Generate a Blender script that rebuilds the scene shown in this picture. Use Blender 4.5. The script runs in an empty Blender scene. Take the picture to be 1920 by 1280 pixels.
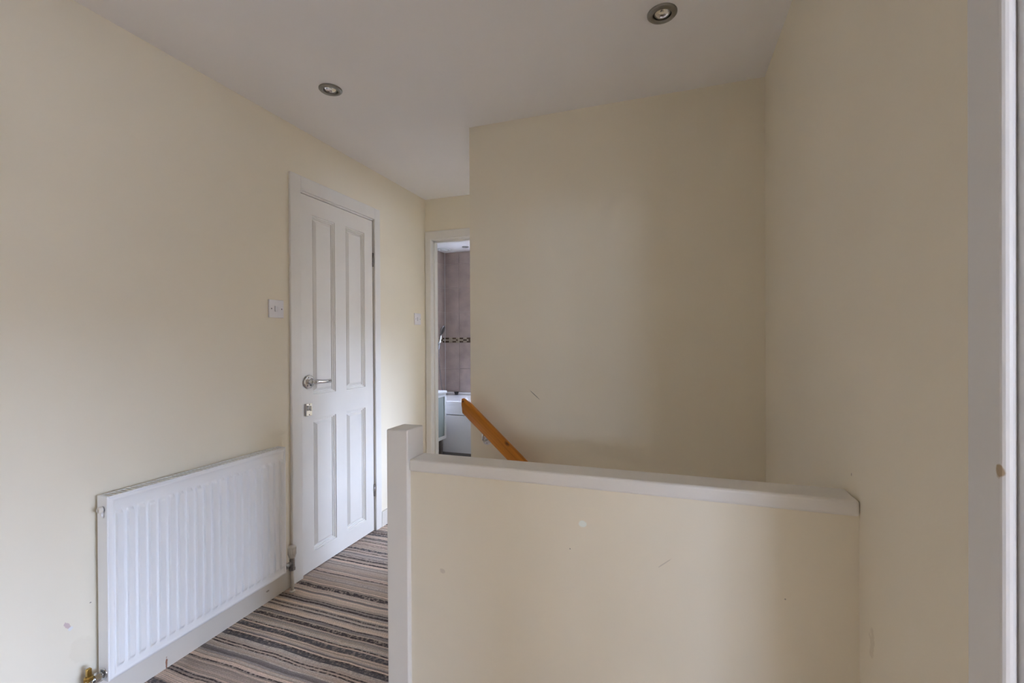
import bpy, bmesh, math, random
from mathutils import Vector, Matrix, Euler

random.seed(7)
S = bpy.context.scene
COL = S.collection
R = math.radians

# ------------------------------------------------------------------ camera
cam_data = bpy.data.cameras.new('camera')
cam_data.sensor_width = 36.0
cam_data.lens = 855.71 / 1920.0 * 36.0
cam_data.clip_start = 0.02
cam = bpy.data.objects.new('camera', cam_data)
COL.objects.link(cam)
yaw, pitch, roll = R(19.0995), R(-0.2158), R(-0.3048)
fw = Vector((-math.sin(yaw) * math.cos(pitch), math.cos(yaw) * math.cos(pitch), math.sin(pitch)))
rt = Vector((math.cos(yaw), math.sin(yaw), 0))
up = rt.cross(fw)
r2 = rt * math.cos(roll) + up * math.sin(roll)
u2 = -rt * math.sin(roll) + up * math.cos(roll)
m = Matrix((r2, u2, -fw)).transposed().to_4x4()
m.translation = Vector((0, 0, 1.23))
cam.matrix_world = m
S.camera = cam

# ------------------------------------------------------------------ world, daylight, exposure
world = bpy.data.worlds.new('overcast_sky')
S.world = world
world.use_nodes = True
bg = world.node_tree.nodes['Background']
bg.inputs['Color'].default_value = (0.725, 0.885, 1.23, 1)
bg.inputs['Strength'].default_value = 9.0


def portal(name, loc, sx, sy, direction):
    d = bpy.data.lights.new(name, 'AREA')
    d.shape = 'RECTANGLE'
    d.size, d.size_y = sx, sy
    d.cycles.is_portal = True
    o = bpy.data.objects.new(name, d)
    COL.objects.link(o)
    o.location = loc
    o.rotation_euler = Vector(direction).to_track_quat('-Z', 'Y').to_euler()
    return o


# window openings (x or y range, z range) of the rooms beside the landing
WX = (-1.30, 0.60, 0.80, 1.88)       # bedroom beside the landing, wall x = XB
WF = (1.15, 2.30, 1.22, 1.54)         # side bedroom, wall y = YQ0
WP = (3.10, 4.50, 0.85, 1.72)        # bedroom beyond the passage, wall x = XP
WB = (-2.12, -1.70, 1.02, 2.06)      # bathroom, wall y = YF
XL, XR, YS, YE, ZC = -1.80, 0.3784, 2.155, 3.146, 2.323
XS = -0.9735
YB, XB = -0.45, 3.50                 # wall behind the camera; window wall of the side bedroom
YQ0, YQ1 = -2.30, 2.05                # ends of the side bedroom
J0 = -0.09                            # near jamb of its doorway
XP, YP = 1.60, 4.60
YF, XF = 5.15, -2.676
portal('window_side_offscreen', (XB + 0.11, (WX[0] + WX[1]) / 2, (WX[2] + WX[3]) / 2), WX[1] - WX[0], WX[3] - WX[2], (-1, 0, 0))
portal('window_front_offscreen', ((WF[0] + WF[1]) / 2, YQ0 - 0.11, (WF[2] + WF[3]) / 2), WF[1] - WF[0], WF[3] - WF[2], (0, 1, 0))
portal('window_bedroom_offscreen', (XP + 0.11, (WP[0] + WP[1]) / 2, (WP[2] + WP[3]) / 2), WP[1] - WP[0], WP[3] - WP[2], (-1, 0, 0))
portal('window_bathroom_offscreen', ((WB[0] + WB[1]) / 2, YF + 0.11, (WB[2] + WB[3]) / 2), WB[1] - WB[0], WB[3] - WB[2], (0, -1, 0))

vs = S.view_settings
vs.view_transform = 'Standard'
vs.look = 'None'
vs.gamma = 1.0
vs.use_curve_mapping = False
vs.exposure = 2.72
S.cycles.max_bounces = 12
S.cycles.diffuse_bounces = 9
S.cycles.adaptive_threshold = 0.05
S.cycles.use_denoising = True
S.cycles.sample_clamp_indirect = 8.0
S.cycles.caustics_reflective = False
S.cycles.caustics_refractive = False


# ------------------------------------------------------------------ materials
def nodes_of(mat):
    mat.use_nodes = True
    nt = mat.node_tree
    return nt, nt.nodes['Principled BSDF']


def N(nt, kind, **kw):
    n = nt.nodes.new(kind)
    for k, v in kw.items():
        setattr(n, k, v)
    return n


def plug(nt, a, b):
    nt.links.new(a, b)


def mathn(nt, op, a, b=None, clamp=False):
    n = N(nt, 'ShaderNodeMath', operation=op, use_clamp=clamp)
    for i, v in enumerate((a, b)):
        if v is None:
            continue
        if isinstance(v, (int, float)):
            n.inputs[i].default_value = v
        else:
            plug(nt, v, n.inputs[i])
    return n.outputs[0]


def mix(nt, fac, a, b, blend='MIX'):
    n = N(nt, 'ShaderNodeMix', data_type='RGBA', blend_type=blend)
    for sock, v in ((n.inputs[0], fac), (n.inputs[6], a), (n.inputs[7], b)):
        if isinstance(v, (int, float)):
            sock.default_value = v
        elif isinstance(v, tuple):
            sock.default_value = (*v, 1) if len(v) == 3 else v
        else:
            plug(nt, v, sock)
    return n.outputs[2]


def mapr(nt, v, a, b, c, d):
    n = N(nt, 'ShaderNodeMapRange')
    plug(nt, v, n.inputs[0])
    for i, x in enumerate((a, b, c, d)):
        n.inputs[i + 1].default_value = x
    return n.outputs[0]


def noise(nt, vec, scale, detail=2.0, rough=0.5):
    n = N(nt, 'ShaderNodeTexNoise')
    n.inputs['Scale'].default_value = scale
    n.inputs['Detail'].default_value = detail
    n.inputs['Roughness'].default_value = rough
    plug(nt, vec, n.inputs['Vector'])
    return n.outputs['Fac']


def plain(name, col, rough=0.5, metal=0.0, var=0.0, vscale=6.0, bump=0.0, bscale=200.0, spec=0.5, coat=0.0):
    mat = bpy.data.materials.new(name)
    nt, b = nodes_of(mat)
    b.inputs['Roughness'].default_value = rough
    b.inputs['Metallic'].default_value = metal
    b.inputs['Specular IOR Level'].default_value = spec
    b.inputs['Coat Weight'].default_value = coat
    pos = N(nt, 'ShaderNodeNewGeometry').outputs['Position']
    nz = noise(nt, pos, vscale, 4.0)
    dark = tuple(c * (1 - var) for c in col)
    plug(nt, mix(nt, mapr(nt, nz, 0.3, 0.7, 0, 1), dark, tuple(col)), b.inputs['Base Color'])
    if bump > 0:
        bn = N(nt, 'ShaderNodeBump')
        bn.inputs['Strength'].default_value = bump
        bn.inputs['Distance'].default_value = 0.002
        plug(nt, noise(nt, pos, bscale, 2.0), bn.inputs['Height'])
        plug(nt, bn.outputs[0], b.inputs['Normal'])
    return mat


def paint(name, col, rough=0.75, marks=(), bump=0.12, bscale=130.0, var=0.04):
    """wall paint: roller stipple, slight unevenness, and marks of their own shape
    mark = (centre, rotation, radii, colour, strength, raggedness)"""
    mat = bpy.data.materials.new(name)
    nt, b = nodes_of(mat)
    b.inputs['Roughness'].default_value = rough
    b.inputs['Specular IOR Level'].default_value = 0.3
    pos = N(nt, 'ShaderNodeNewGeometry').outputs['Position']
    c = mix(nt, mapr(nt, noise(nt, pos, 1.7, 5.0), 0.3, 0.7, 0, 1), tuple(x * (1 - var) for x in col), col)
    for cen, rot, rad, mc, strength, rag in marks:
        mp = N(nt, 'ShaderNodeMapping', vector_type='TEXTURE')
        mp.inputs['Location'].default_value = cen
        mp.inputs['Rotation'].default_value = rot
        mp.inputs['Scale'].default_value = rad
        plug(nt, pos, mp.inputs['Vector'])
        ln = N(nt, 'ShaderNodeVectorMath', operation='LENGTH')
        plug(nt, mp.outputs[0], ln.inputs[0])
        d = ln.outputs['Value']
        if rag > 0:
            nz = noise(nt, pos, 0.55 / min(rad), 3.0)
            d = mathn(nt, 'ADD', d, mathn(nt, 'MULTIPLY', mathn(nt, 'SUBTRACT', nz, 0.5), rag * 2))
        f = mapr(nt, d, 0.75, 1.0, strength, 0.0)
        c = mix(nt, f, c, mc)
    plug(nt, c, b.inputs['Base Color'])
    if bump > 0:
        bn = N(nt, 'ShaderNodeBump')
        bn.inputs['Strength'].default_value = bump
        bn.inputs['Distance'].default_value = 0.0015
        plug(nt, noise(nt, pos, bscale, 3.0), bn.inputs['Height'])
        plug(nt, bn.outputs[0], b.inputs['Normal'])
    return mat


CREAM = (0.86, 0.795, 0.66)
M = {}
M['wall_left'] = paint('cream_wall_paint_scuffed', CREAM, marks=[
    ((XL, 0.896, 0.336), (R(35), 0, 0), (0.02, 0.006, 0.016), (0.58, 0.42, 0.43), 0.75, 0.9),
    ((XL, 0.905, 0.322), (0, 0, 0), (0.02, 0.008, 0.007), (0.80, 0.80, 0.80), 0.9, 0.8),
    ((XL, 0.958, 0.376), (0, 0, 0), (0.02, 0.003, 0.002), (0.12, 0.10, 0.10), 0.8, 0.3),
    ((XL, 0.930, 0.23), (0, 0, 0), (0.03, 0.035, 0.06), (0.74, 0.66, 0.52), 0.25, 1.2),
])
M['wall'] = paint('cream_wall_paint', CREAM)
M['wall_stair'] = paint('cream_wall_paint_scratched', CREAM, marks=[
    ((-0.630, YS, 0.959), (0, R(41.5), 0), (0.037, 0.02, 0.0020), (0.10, 0.10, 0.09), 0.75, 0.35),
])
M['wall_half'] = paint('cream_half_wall_paint', CREAM, marks=[
    ((-0.212, 1.155, 0.760), (0, 0, 0), (0.012, 0.02, 0.010), (0.88, 0.93, 0.88), 0.9, 0.4),
    ((-0.610, 1.155, 0.575), (0, 0, 0), (0.010, 0.02, 0.009), (0.60, 0.53, 0.44), 0.5, 0.9),
    ((-0.245, 1.155, 0.692), (0, 0, 0), (0.002, 0.02, 0.002), (0.25, 0.22, 0.2), 0.7, 0.2),
    ((-0.015, 1.155, 0.690), (0, R(-40), 0), (0.022, 0.02, 0.0015), (0.50, 0.45, 0.38), 0.5, 0.3),
    ((0.240, 1.155, 0.650), (0, 0, 0), (0.002, 0.02, 0.002), (0.25, 0.22, 0.2), 0.6, 0.2),
])
M['wall_right'] = paint('cream_right_wall_paint', CREAM, marks=[
    ((XR, 1.199, 0.928), (0, 0, 0), (0.02, 0.0015, 0.004), (0.06, 0.05, 0.05), 0.9, 0.1),
    ((XR, 1.09, 0.62), (0, 0, 0), (0.02, 0.012, 0.03), (0.60, 0.52, 0.40), 0.4, 1.2),
])
M['ceiling'] = paint('white_ceiling_paint', (0.90, 0.88, 0.87), rough=0.85, bump=0.1)
M['gloss'] = plain('white_gloss_woodwork', (0.81, 0.785, 0.745), 0.32, var=0.03, vscale=9, bump=0.03, bscale=60)
M['gloss_worn'] = paint('white_gloss_woodwork_chipped', (0.78, 0.775, 0.775), rough=0.34, bump=0.04, bscale=60, var=0.03, marks=[
    ((0.3634, 0.690, 1.073), (0, 0, 0), (0.005, 0.006, 0.0095), (0.42, 0.31, 0.19), 0.95, 0.5),
])
M['skirting'] = paint('aged_white_skirting', (0.74, 0.70, 0.64), rough=0.4, bump=0.05, bscale=50, var=0.07, marks=[
    ((XL + 0.015, 1.185, 0.028), (0, 0, 0), (0.03, 0.004, 0.02), (0.30, 0.11, 0.05), 0.9, 0.8),
    ((XL + 0.015, 1.64, 0.06), (0, 0, 0), (0.03, 0.010, 0.005), (0.25, 0.2, 0.15), 0.7, 1.0),
])
M['rad'] = plain('white_radiator_enamel', (0.90, 0.905, 0.915), 0.28, var=0.02)
M['chrome'] = plain('polished_chrome', (0.72, 0.73, 0.75), 0.14, 1.0, var=0.05)
M['steel'] = plain('dull_steel_hinge', (0.36, 0.34, 0.33), 0.4, 1.0, var=0.3, vscale=120)
M['nickel'] = plain('brushed_nickel', (0.34, 0.33, 0.30), 0.38, 1.0, var=0.12, vscale=60)
M['reflector'] = plain('faceted_lamp_reflector', (0.85, 0.85, 0.83), 0.12, 1.0)
M['brass'] = plain('worn_brass', (0.55, 0.36, 0.10), 0.32, 1.0, var=0.3, vscale=90)
M['plastic'] = plain('white_switch_plastic', (0.80, 0.785, 0.82), 0.3, var=0.01)
M['plastic_aged'] = plain('aged_white_plastic', (0.72, 0.68, 0.62), 0.4, var=0.1, vscale=40)
M['screw'] = plain('grey_screw', (0.22, 0.20, 0.21), 0.4, 0.6)
M['bath'] = plain('white_bath_acrylic', (0.90, 0.89, 0.91), 0.2, var=0.02)
M['grout'] = plain('pale_tile_grout', (0.62, 0.56, 0.52), 0.8, var=0.1, vscale=30)
M['tile'] = plain('taupe_marbled_tile', (0.49, 0.395, 0.355), 0.3, var=0.22, vscale=9)
M['mos_dark'] = plain('brown_mosaic', (0.13, 0.085, 0.05), 0.25, var=0.4, vscale=60)
M['mos_light'] = plain('sand_mosaic', (0.55, 0.47, 0.35), 0.3, var=0.25, vscale=60)
M['vinyl'] = plain('grey_brown_vinyl', (0.13, 0.115, 0.11), 0.5, var=0.2)
M['cab'] = plain('white_cabinet_lacquer', (0.80, 0.81, 0.82), 0.3)
M['frost'] = plain('green_grey_frosted_glass', (0.33, 0.385, 0.375), 0.35, var=0.06)
M['leg'] = plain('grey_brown_leg', (0.20, 0.17, 0.15), 0.5)
M['black'] = plain('black_rubber', (0.02, 0.02, 0.02), 0.4)
M['skyline_block'] = plain('pale_skyline_block', (0.34, 0.31, 0.28), 0.9, var=0.3)  # surface of the added block that cuts the low sky
M['grass'] = plain('garden_paving', (0.20, 0.19, 0.18), 0.9, var=0.4)


def carpet_material():
    mat = bpy.data.materials.new('striped_loop_carpet')
    nt, b = nodes_of(mat)
    b.inputs['Roughness'].default_value = 0.95
    b.inputs['Specular IOR Level'].default_value = 0.1
    pos = N(nt, 'ShaderNodeNewGeometry').outputs['Position']
    sp = N(nt, 'ShaderNodeSeparateXYZ')
    plug(nt, pos, sp.inputs[0])
    wob = mathn(nt, 'MULTIPLY', mathn(nt, 'SUBTRACT', noise(nt, pos, 5.0, 3.0), 0.5), 0.022)
    y = mathn(nt, 'ADD', sp.outputs['Y'], wob)
    y = mathn(nt, 'ADD', y, mathn(nt, 'MULTIPLY', sp.outputs['X'], 0.02))

    def n1(scale, detail):
        n = N(nt, 'ShaderNodeTexNoise', noise_dimensions='1D')
        n.inputs['Scale'].default_value = scale
        n.inputs['Detail'].default_value = detail
        plug(nt, y, n.inputs['W'])
        return n.outputs['Fac']

    ramp = N(nt, 'ShaderNodeValToRGB')
    plug(nt, n1(26.0, 3.0), ramp.inputs[0])
    cr = ramp.color_ramp
    stops = [(0.28, (0.33, 0.29, 0.28)), (0.40, (0.50, 0.42, 0.375)), (0.50, (0.70, 0.56, 0.47)),
             (0.60, (0.76, 0.61, 0.50)), (0.72, (0.60, 0.50, 0.445))]
    cr.elements[0].position, cr.elements[0].color = stops[0][0], (*stops[0][1], 1)
    cr.elements[1].position, cr.elements[1].color = stops[-1][0], (*stops[-1][1], 1)
    for p, c in stops[1:-1]:
        e = cr.elements.new(p)
        e.color = (*c, 1)
    col = ramp.outputs[0]

    def rows(pitch, seed):
        w = mathn(nt, 'FLOOR', mathn(nt, 'DIVIDE', y, pitch))
        n = N(nt, 'ShaderNodeTexWhiteNoise', noise_dimensions='1D')
        plug(nt, mathn(nt, 'ADD', w, seed), n.inputs['W'])
        return n.outputs['Value']

    a = rows(0.0066, 3.0)
    bright = mapr(nt, a, 0, 1, 0.66, 1.26)
    cb = N(nt, 'ShaderNodeCombineXYZ')
    for i in range(3):
        plug(nt, bright, cb.inputs[i])
    col = mix(nt, 1.0, col, cb.outputs[0], 'MULTIPLY')
    brk = mapr(nt, noise(nt, pos, 90.0, 2.0), 0.30, 0.55, 0.35, 1.0)
    dk = mathn(nt, 'MULTIPLY', mathn(nt, 'GREATER_THAN', rows(0.0066, 41.0), 0.80), brk)
    col = mix(nt, dk, col, (0.11, 0.088, 0.084))
    dk2 = mathn(nt, 'MULTIPLY', mathn(nt, 'GREATER_THAN', rows(0.024, 17.0), 0.88), brk)
    col = mix(nt, dk2, col, (0.15, 0.135, 0.14))
    lt = mathn(nt, 'MULTIPLY', mathn(nt, 'GREATER_THAN', rows(0.0066, 87.0), 0.90), brk)
    col = mix(nt, lt, col, (0.70, 0.61, 0.54))
    f = mapr(nt, noise(nt, pos, 420.0, 2.0), 0.3, 0.7, 0.74, 1.2)
    cb2 = N(nt, 'ShaderNodeCombineXYZ')
    for i in range(3):
        plug(nt, f, cb2.inputs[i])
    col = mix(nt, 1.0, col, cb2.outputs[0], 'MULTIPLY')
    plug(nt, col, b.inputs['Base Color'])
    rib = mathn(nt, 'SINE', mathn(nt, 'MULTIPLY', y, 2 * math.pi / 0.0066))
    hgt = mathn(nt, 'ADD', mathn(nt, 'MULTIPLY', rib, 0.5), noise(nt, pos, 330.0, 2.0))
    bn = N(nt, 'ShaderNodeBump')
    bn.inputs['Strength'].default_value = 0.7
    bn.inputs['Distance'].default_value = 0.003
    plug(nt, hgt, bn.inputs['Height'])
    plug(nt, bn.outputs[0], b.inputs['Normal'])
    return mat


def pine_material():
    mat = bpy.data.materials.new('varnished_pine')
    nt, b = nodes_of(mat)
    b.inputs['Roughness'].default_value = 0.42
    b.inputs['Coat Weight'].default_value = 0.0
    b.inputs['Specular IOR Level'].default_value = 0.35
    b.inputs['Coat Roughness'].default_value = 0.2
    tc = N(nt, 'ShaderNodeTexCoord')
    mp = N(nt, 'ShaderNodeMapping')
    mp.inputs['Rotation'].default_value = (0, R(-42.2), 0)
    plug(nt, tc.outputs['Object'], mp.inputs['Vector'])
    st = N(nt, 'ShaderNodeMapping')
    st.inputs['Scale'].default_value = (1.2, 26, 26)
    plug(nt, mp.outputs[0], st.inputs['Vector'])
    g = noise(nt, st.outputs[0], 2.2, 5.0, 0.6)
    col = mix(nt, mapr(nt, g, 0.32, 0.68, 0, 1), (0.46, 0.15, 0.012), (0.70, 0.27, 0.028))
    pos = N(nt, 'ShaderNodeNewGeometry').outputs['Position']
    for cen, rad in (((-0.740, 2.058, 0.733), (0.016, 0.014, 0.010)), ((-0.20, 2.06, 0.20), (0.014, 0.02, 0.010)), ((-0.972, 2.06, 0.925), (0.004, 0.02, 0.006))):
        mk = N(nt, 'ShaderNodeMapping', vector_type='TEXTURE')
        mk.inputs['Location'].default_value = cen
        mk.inputs['Rotation'].default_value = (0, R(42), 0)
        mk.inputs['Scale'].default_value = rad
        plug(nt, pos, mk.inputs['Vector'])
        ln = N(nt, 'ShaderNodeVectorMath', operation='LENGTH')
        plug(nt, mk.outputs[0], ln.inputs[0])
        col = mix(nt, mapr(nt, ln.outputs['Value'], 0.5, 1.3, 0.85, 0), col, (0.055, 0.015, 0.005))
    plug(nt, col, b.inputs['Base Color'])
    return mat


M['carpet'] = carpet_material()
M['pine'] = pine_material()


# ------------------------------------------------------------------ mesh helpers (all in world metres)
def bx(bm, x0, x1, y0, y1, z0, z1, mi=0):
    x0, x1 = min(x0, x1), max(x0, x1)
    y0, y1 = min(y0, y1), max(y0, y1)
    z0, z1 = min(z0, z1), max(z0, z1)
    v = [bm.verts.new((x, y, z)) for x in (x0, x1) for y in (y0, y1) for z in (z0, z1)]
    fs = []
    for f in ((0, 1, 3, 2), (4, 6, 7, 5), (0, 4, 5, 1), (2, 3, 7, 6), (0, 2, 6, 4), (1, 5, 7, 3)):
        fc = bm.faces.new([v[i] for i in f])
        fc.material_index = mi
        fs.append(fc)
    return fs


def bbox(bm, x0, x1, y0, y1, z0, z1, bev=0.003, seg=2):
    """box with rounded edges"""
    b2 = bmesh.new()
    bx(b2, x0, x1, y0, y1, z0, z1)
    bmesh.ops.bevel(b2, geom=b2.edges[:], offset=bev, segments=seg, profile=0.5, affect='EDGES')
    me = bpy.data.meshes.new('tmp')
    b2.to_mesh(me)
    b2.free()
    bm.from_mesh(me)
    bpy.data.meshes.remove(me)


def frame_for(d):
    d = d.normalized()
    a = Vector((0, 0, 1)) if abs(d.z) < 0.9 else Vector((1, 0, 0))
    u = d.cross(a).normalized()
    return u, d.cross(u).normalized()


def tube(bm, pts, rad, seg=16, caps=True):
    """round tube along points; rad a number or a list"""
    pts = [Vector(p) for p in pts]
    rs = rad if isinstance(rad, (list, tuple)) else [rad] * len(pts)
    rings = []
    u = None
    for i, p in enumerate(pts):
        d = (pts[min(i + 1, len(pts) - 1)] - pts[max(i - 1, 0)]).normalized()
        if u is None:
            u, w = frame_for(d)
        else:
            u = (u - d * u.dot(d)).normalized()
            w = d.cross(u)
        rings.append([bm.verts.new(p + (u * math.cos(2 * math.pi * k / seg) + w * math.sin(2 * math.pi * k / seg)) * rs[i]) for k in range(seg)])
    for a, b in zip(rings, rings[1:]):
        for k in range(seg):
            f = bm.faces.new((a[k], a[(k + 1) % seg], b[(k + 1) % seg], b[k]))
            f.smooth = True
    if caps:
        bm.faces.new(rings[0][::-1])
        bm.faces.new(rings[-1])


def lathe(bm, profile, origin, axis, seg=32, smooth=True):
    """profile = (radius, height along axis) pairs"""
    o = Vector(origin)
    ax = Vector(axis).normalized()
    u, w = frame_for(ax)
    rings = []
    for r, h in profile:
        if r <= 1e-6:
            rings.append([bm.verts.new(o + ax * h)])
        else:
            rings.append([bm.verts.new(o + ax * h + (u * math.cos(2 * math.pi * k / seg) + w * math.sin(2 * math.pi * k / seg)) * r) for k in range(seg)])
    for a, b in zip(rings, rings[1:]):
        for k in range(seg):
            q = [a[k % len(a)], a[(k + 1) % len(a)], b[(k + 1) % len(b)], b[k % len(b)]]
            q = list(dict.fromkeys(q))
            if len(q) > 2:
                f = bm.faces.new(q)
                f.smooth = smooth


def obj(name, bm, mat, parent=None, base=(0, 0, 0), fix=True):
    if fix:
        bmesh.ops.recalc_face_normals(bm, faces=bm.faces[:])
    me = bpy.data.meshes.new(name)
    bmesh.ops.translate(bm, verts=bm.verts[:], vec=-Vector(base))
    bm.to_mesh(me)
    bm.free()
    for mm in (mat if isinstance(mat, (list, tuple)) else [mat]):
        me.materials.append(mm if not isinstance(mm, str) else M[mm])
    o = bpy.data.objects.new(name, me)
    COL.objects.link(o)
    if parent is not None:
        o.parent = parent
        if 'base' in parent:
            pass
    else:
        o.location = base
    return o


def cut(o, cutters):
    """cut round holes through a mesh object: cutter = (origin, axis, radius, from, to)"""
    tmp = []
    for org, ax, r, h0, h1 in cutters:
        bm = B()
        lathe(bm, [(0, h0), (r, h0), (r, h1), (0, h1)], org, ax, 40, False)
        c = obj('cutter', bm, M['ceiling'])
        tmp.append(c)
        md = o.modifiers.new('hole', 'BOOLEAN')
        md.operation, md.solver, md.object = 'DIFFERENCE', 'EXACT', c
    dg = bpy.context.evaluated_depsgraph_get()
    me = bpy.data.meshes.new_from_object(o.evaluated_get(dg))
    o.modifiers.clear()
    o.data = me
    for c in tmp:
        bpy.data.objects.remove(c)


class Thing:
    """an Empty at a thing's base; parts are given in world metres"""

    def __init__(self, name, base, label=None, cat=None, group=None, kind=None):
        self.base = Vector(base)
        self.o = bpy.data.objects.new(name, None)
        self.o.empty_display_size = 0.05
        COL.objects.link(self.o)
        self.o.location = self.base
        tag(self.o, label, cat, group, kind)

    def part(self, name, bm, mat, under=None, label=None):
        p = obj(name, bm, mat, under or self.o, self.base)
        if label:
            p['label'] = label
        return p


def tag(o, label=None, cat=None, group=None, kind=None):
    for k, v in (('label', label), ('category', cat), ('group', group), ('kind', kind)):
        if v:
            o[k] = v
    return o


def struct(name, bm, mat):
    return tag(obj(name, bm, mat), kind='structure')


def B():
    return bmesh.new()


def one(name, mat, *boxes):
    bm = B()
    for b in boxes:
        bx(bm, *b)
    return struct(name, bm, mat)


# ================================================================== STRUCTURE
T = 0.10   # wall thickness
FZ_IN = 0.006
D0, D1, DTOP = 1.872, 2.471, 1.993          # left door leaf
# left wall with the door opening
one('wall_left', 'wall_left',
    (XL - T, XL, YB, D0 - 0.028, 0, ZC), (XL - T, XL, D1 + 0.028, YE + T, 0, ZC), (XL - T, XL, D0 - 0.028, D1 + 0.028, DTOP + 0.03, ZC))
one('wall_cupboard', 'wall', (XL - T - 0.55, XL - T - 0.5, D0 - 0.3, D1 + 0.3, 0, ZC),
    (XL - T - 0.5, XL - T, D0 - 0.3, D0 - 0.25, 0, ZC), (XL - T - 0.5, XL - T, D1 + 0.25, D1 + 0.3, 0, ZC),
    (XL - T - 0.5, XL - T, D0 - 0.25, D1 + 0.25, -0.1, FZ_IN))
# end wall with the bathroom doorway
BX0, BX1, BTOP = -1.755, -1.035, 2.005
one('wall_end', 'wall', (XF - T, BX0 - 0.025, YE, YE + T, 0, ZC), (BX1 + 0.025, XS, YE, YE + T, 0, ZC), (BX0 - 0.025, BX1 + 0.025, YE, YE + T, BTOP + 0.03, ZC))
# wall beside the stairs
one('wall_stair', 'wall_stair', (XS, XR + T, YS, YS + T, -2.6, ZC))
# wall of the passage, with the bedroom doorway
PY0, PY1 = 2.36, 3.06
one('wall_passage', 'wall', (XS, XS + T, YS + T, PY0, 0, ZC), (XS, XS + T, PY1, YE + T, 0, ZC), (XS, XS + T, PY0, PY1, 2.0, ZC))
# right wall
JY = 0.690
one('wall_right', 'wall_right', (XR, XR + T, JY, YS, -2.6, ZC), (XR, XR + T, YQ0, J0, 0, ZC), (XR, XR + T, J0, JY, 2.02, ZC))
# half wall at the head of the stairs
one('wall_half', 'wall_half', (-0.72, XR, 1.155, 1.232, -0.25, 0.858))
# wall behind the camera, and the side bedroom whose window lights the landing through the open doorway
one('wall_back', 'wall', (XL - T, XR, YB - T, YB, 0, ZC))
one('wall_side_bedroom_window', 'wall', (XB, XB + T, YQ0, WX[0], 0, ZC), (XB, XB + T, WX[1], YQ1, 0, ZC),
    (XB, XB + T, WX[0], WX[1], 0, WX[2]), (XB, XB + T, WX[0], WX[1], WX[3], ZC))
one('wall_side_bedroom_near', 'wall', (XR, WF[0], YQ0 - T, YQ0, 0, ZC), (WF[1], XB + T, YQ0 - T, YQ0, 0, ZC),
    (WF[0], WF[1], YQ0 - T, YQ0, 0, WF[2]), (WF[0], WF[1], YQ0 - T, YQ0, WF[3], ZC))
one('wall_side_bedroom_far', 'wall', (XR + T, XB + T, YQ1, YQ1 + T, 0, ZC))
# bedroom beyond the passage
one('wall_bedroom_window', 'wall', (XP, XP + T, YS, WP[0], 0, ZC), (XP, XP + T, WP[1], YP, 0, ZC),
    (XP, XP + T, WP[0], WP[1], 0, WP[2]), (XP, XP + T, WP[0], WP[1], WP[3], ZC))
one('wall_bedroom_near', 'wall', (XR + T, XP + T, YS, YS + T, 0, ZC))
one('wall_bedroom_far', 'wall', (XS, XP + T, YP, YP + T, 0, ZC))
one('wall_bedroom_side', 'wall', (XS, XS + T, YE + T, YF + T, 0, ZC))
# stairwell underside so that the well is closed
one('wall_stair_foot', 'wall', (-1.0, XR + T, 1.16, YS + T, -2.65, -2.6), (XR, XR + T, 1.05, 1.2, -2.6, -0.2), (-1.0, XR, 1.10, 1.155, -2.6, -0.2))
# bathroom
GR = 0.006
bath_far = one('wall_bathroom_far', 'grout', (XF - T, WB[0], YF, YF + T, 0, ZC), (WB[1], XS + T, YF, YF + T, 0, ZC),
               (WB[0], WB[1], YF, YF + T, 0, WB[2]), (WB[0], WB[1], YF, YF + T, WB[3], ZC))
bath_left = one('wall_bathroom_left', 'grout', (XF - T, XF, YE + T, YF, 0, ZC))
# ceiling and floors
ceiling_obj = one('ceiling', 'ceiling', (XF - T, XB + T, YQ0 - T, YF + T, ZC, ZC + 0.08))
FZ = 0.008
one('floor', 'carpet', (XL - T, XR + T / 2, YB - T, 1.155, -0.2, FZ), (XL - T, -0.80, 1.155, YE + 0.03, -0.2, FZ))
one('floor_bathroom', 'vinyl', (XF - T, XS + T, YE + 0.03, YF + T, -0.2, 0.0))
one('floor_side_bedroom', 'carpet', (XR + T / 2, XB + T, YQ0 - T, YQ1 + T, -0.2, FZ))
one('floor_bedroom', 'carpet', (XS, XP + T, YS + T, YP + T, -0.2, FZ))
# ground and an unseen block added outside to cut the low sky
one('ground', 'grass', (-40, 40, -40, 40, -2.9, -2.75))
one('wall_skyline_block', 'skyline_block', (14, 15, -14, 18, -2.75, 2.75))


def window(name, axis, plane, a0, a1, z0, z1):
    """white casement frame in an opening; axis = the axis along the wall"""
    bm = B()
    w, d = 0.05, 0.06

    def piece(p0, p1, q0, q1):
        if axis == 'x':
            bx(bm, p0, p1, plane - d / 2, plane + d / 2, q0, q1)
        else:
            bx(bm, plane - d / 2, plane + d / 2, p0, p1, q0, q1)
    piece(a0, a1, z0, z0 + w)
    piece(a0, a1, z1 - w, z1)
    piece(a0, a0 + w, z0 + w, z1 - w)
    piece(a1 - w, a1, z0 + w, z1 - w)
    c = (a0 + a1) / 2
    piece(c - 0.03, c + 0.03, z0 + w, z1 - w)
    struct(name, bm, 'gloss')


window('window_2', 'y', XP + 0.05, *WP)
window('window_1', 'y', XB + 0.05, *WX)
window('window_4', 'x', YQ0 - 0.05, *WF)
window('window_3', 'x', YF + 0.05, *WB)

# skirting
one('baseboard_left', 'skirting', (XL, XL + 0.014, YB, 1.793, FZ - 0.004, 0.105), (XL, XL + 0.014, 2.541, YE, FZ - 0.004, 0.105))


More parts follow.
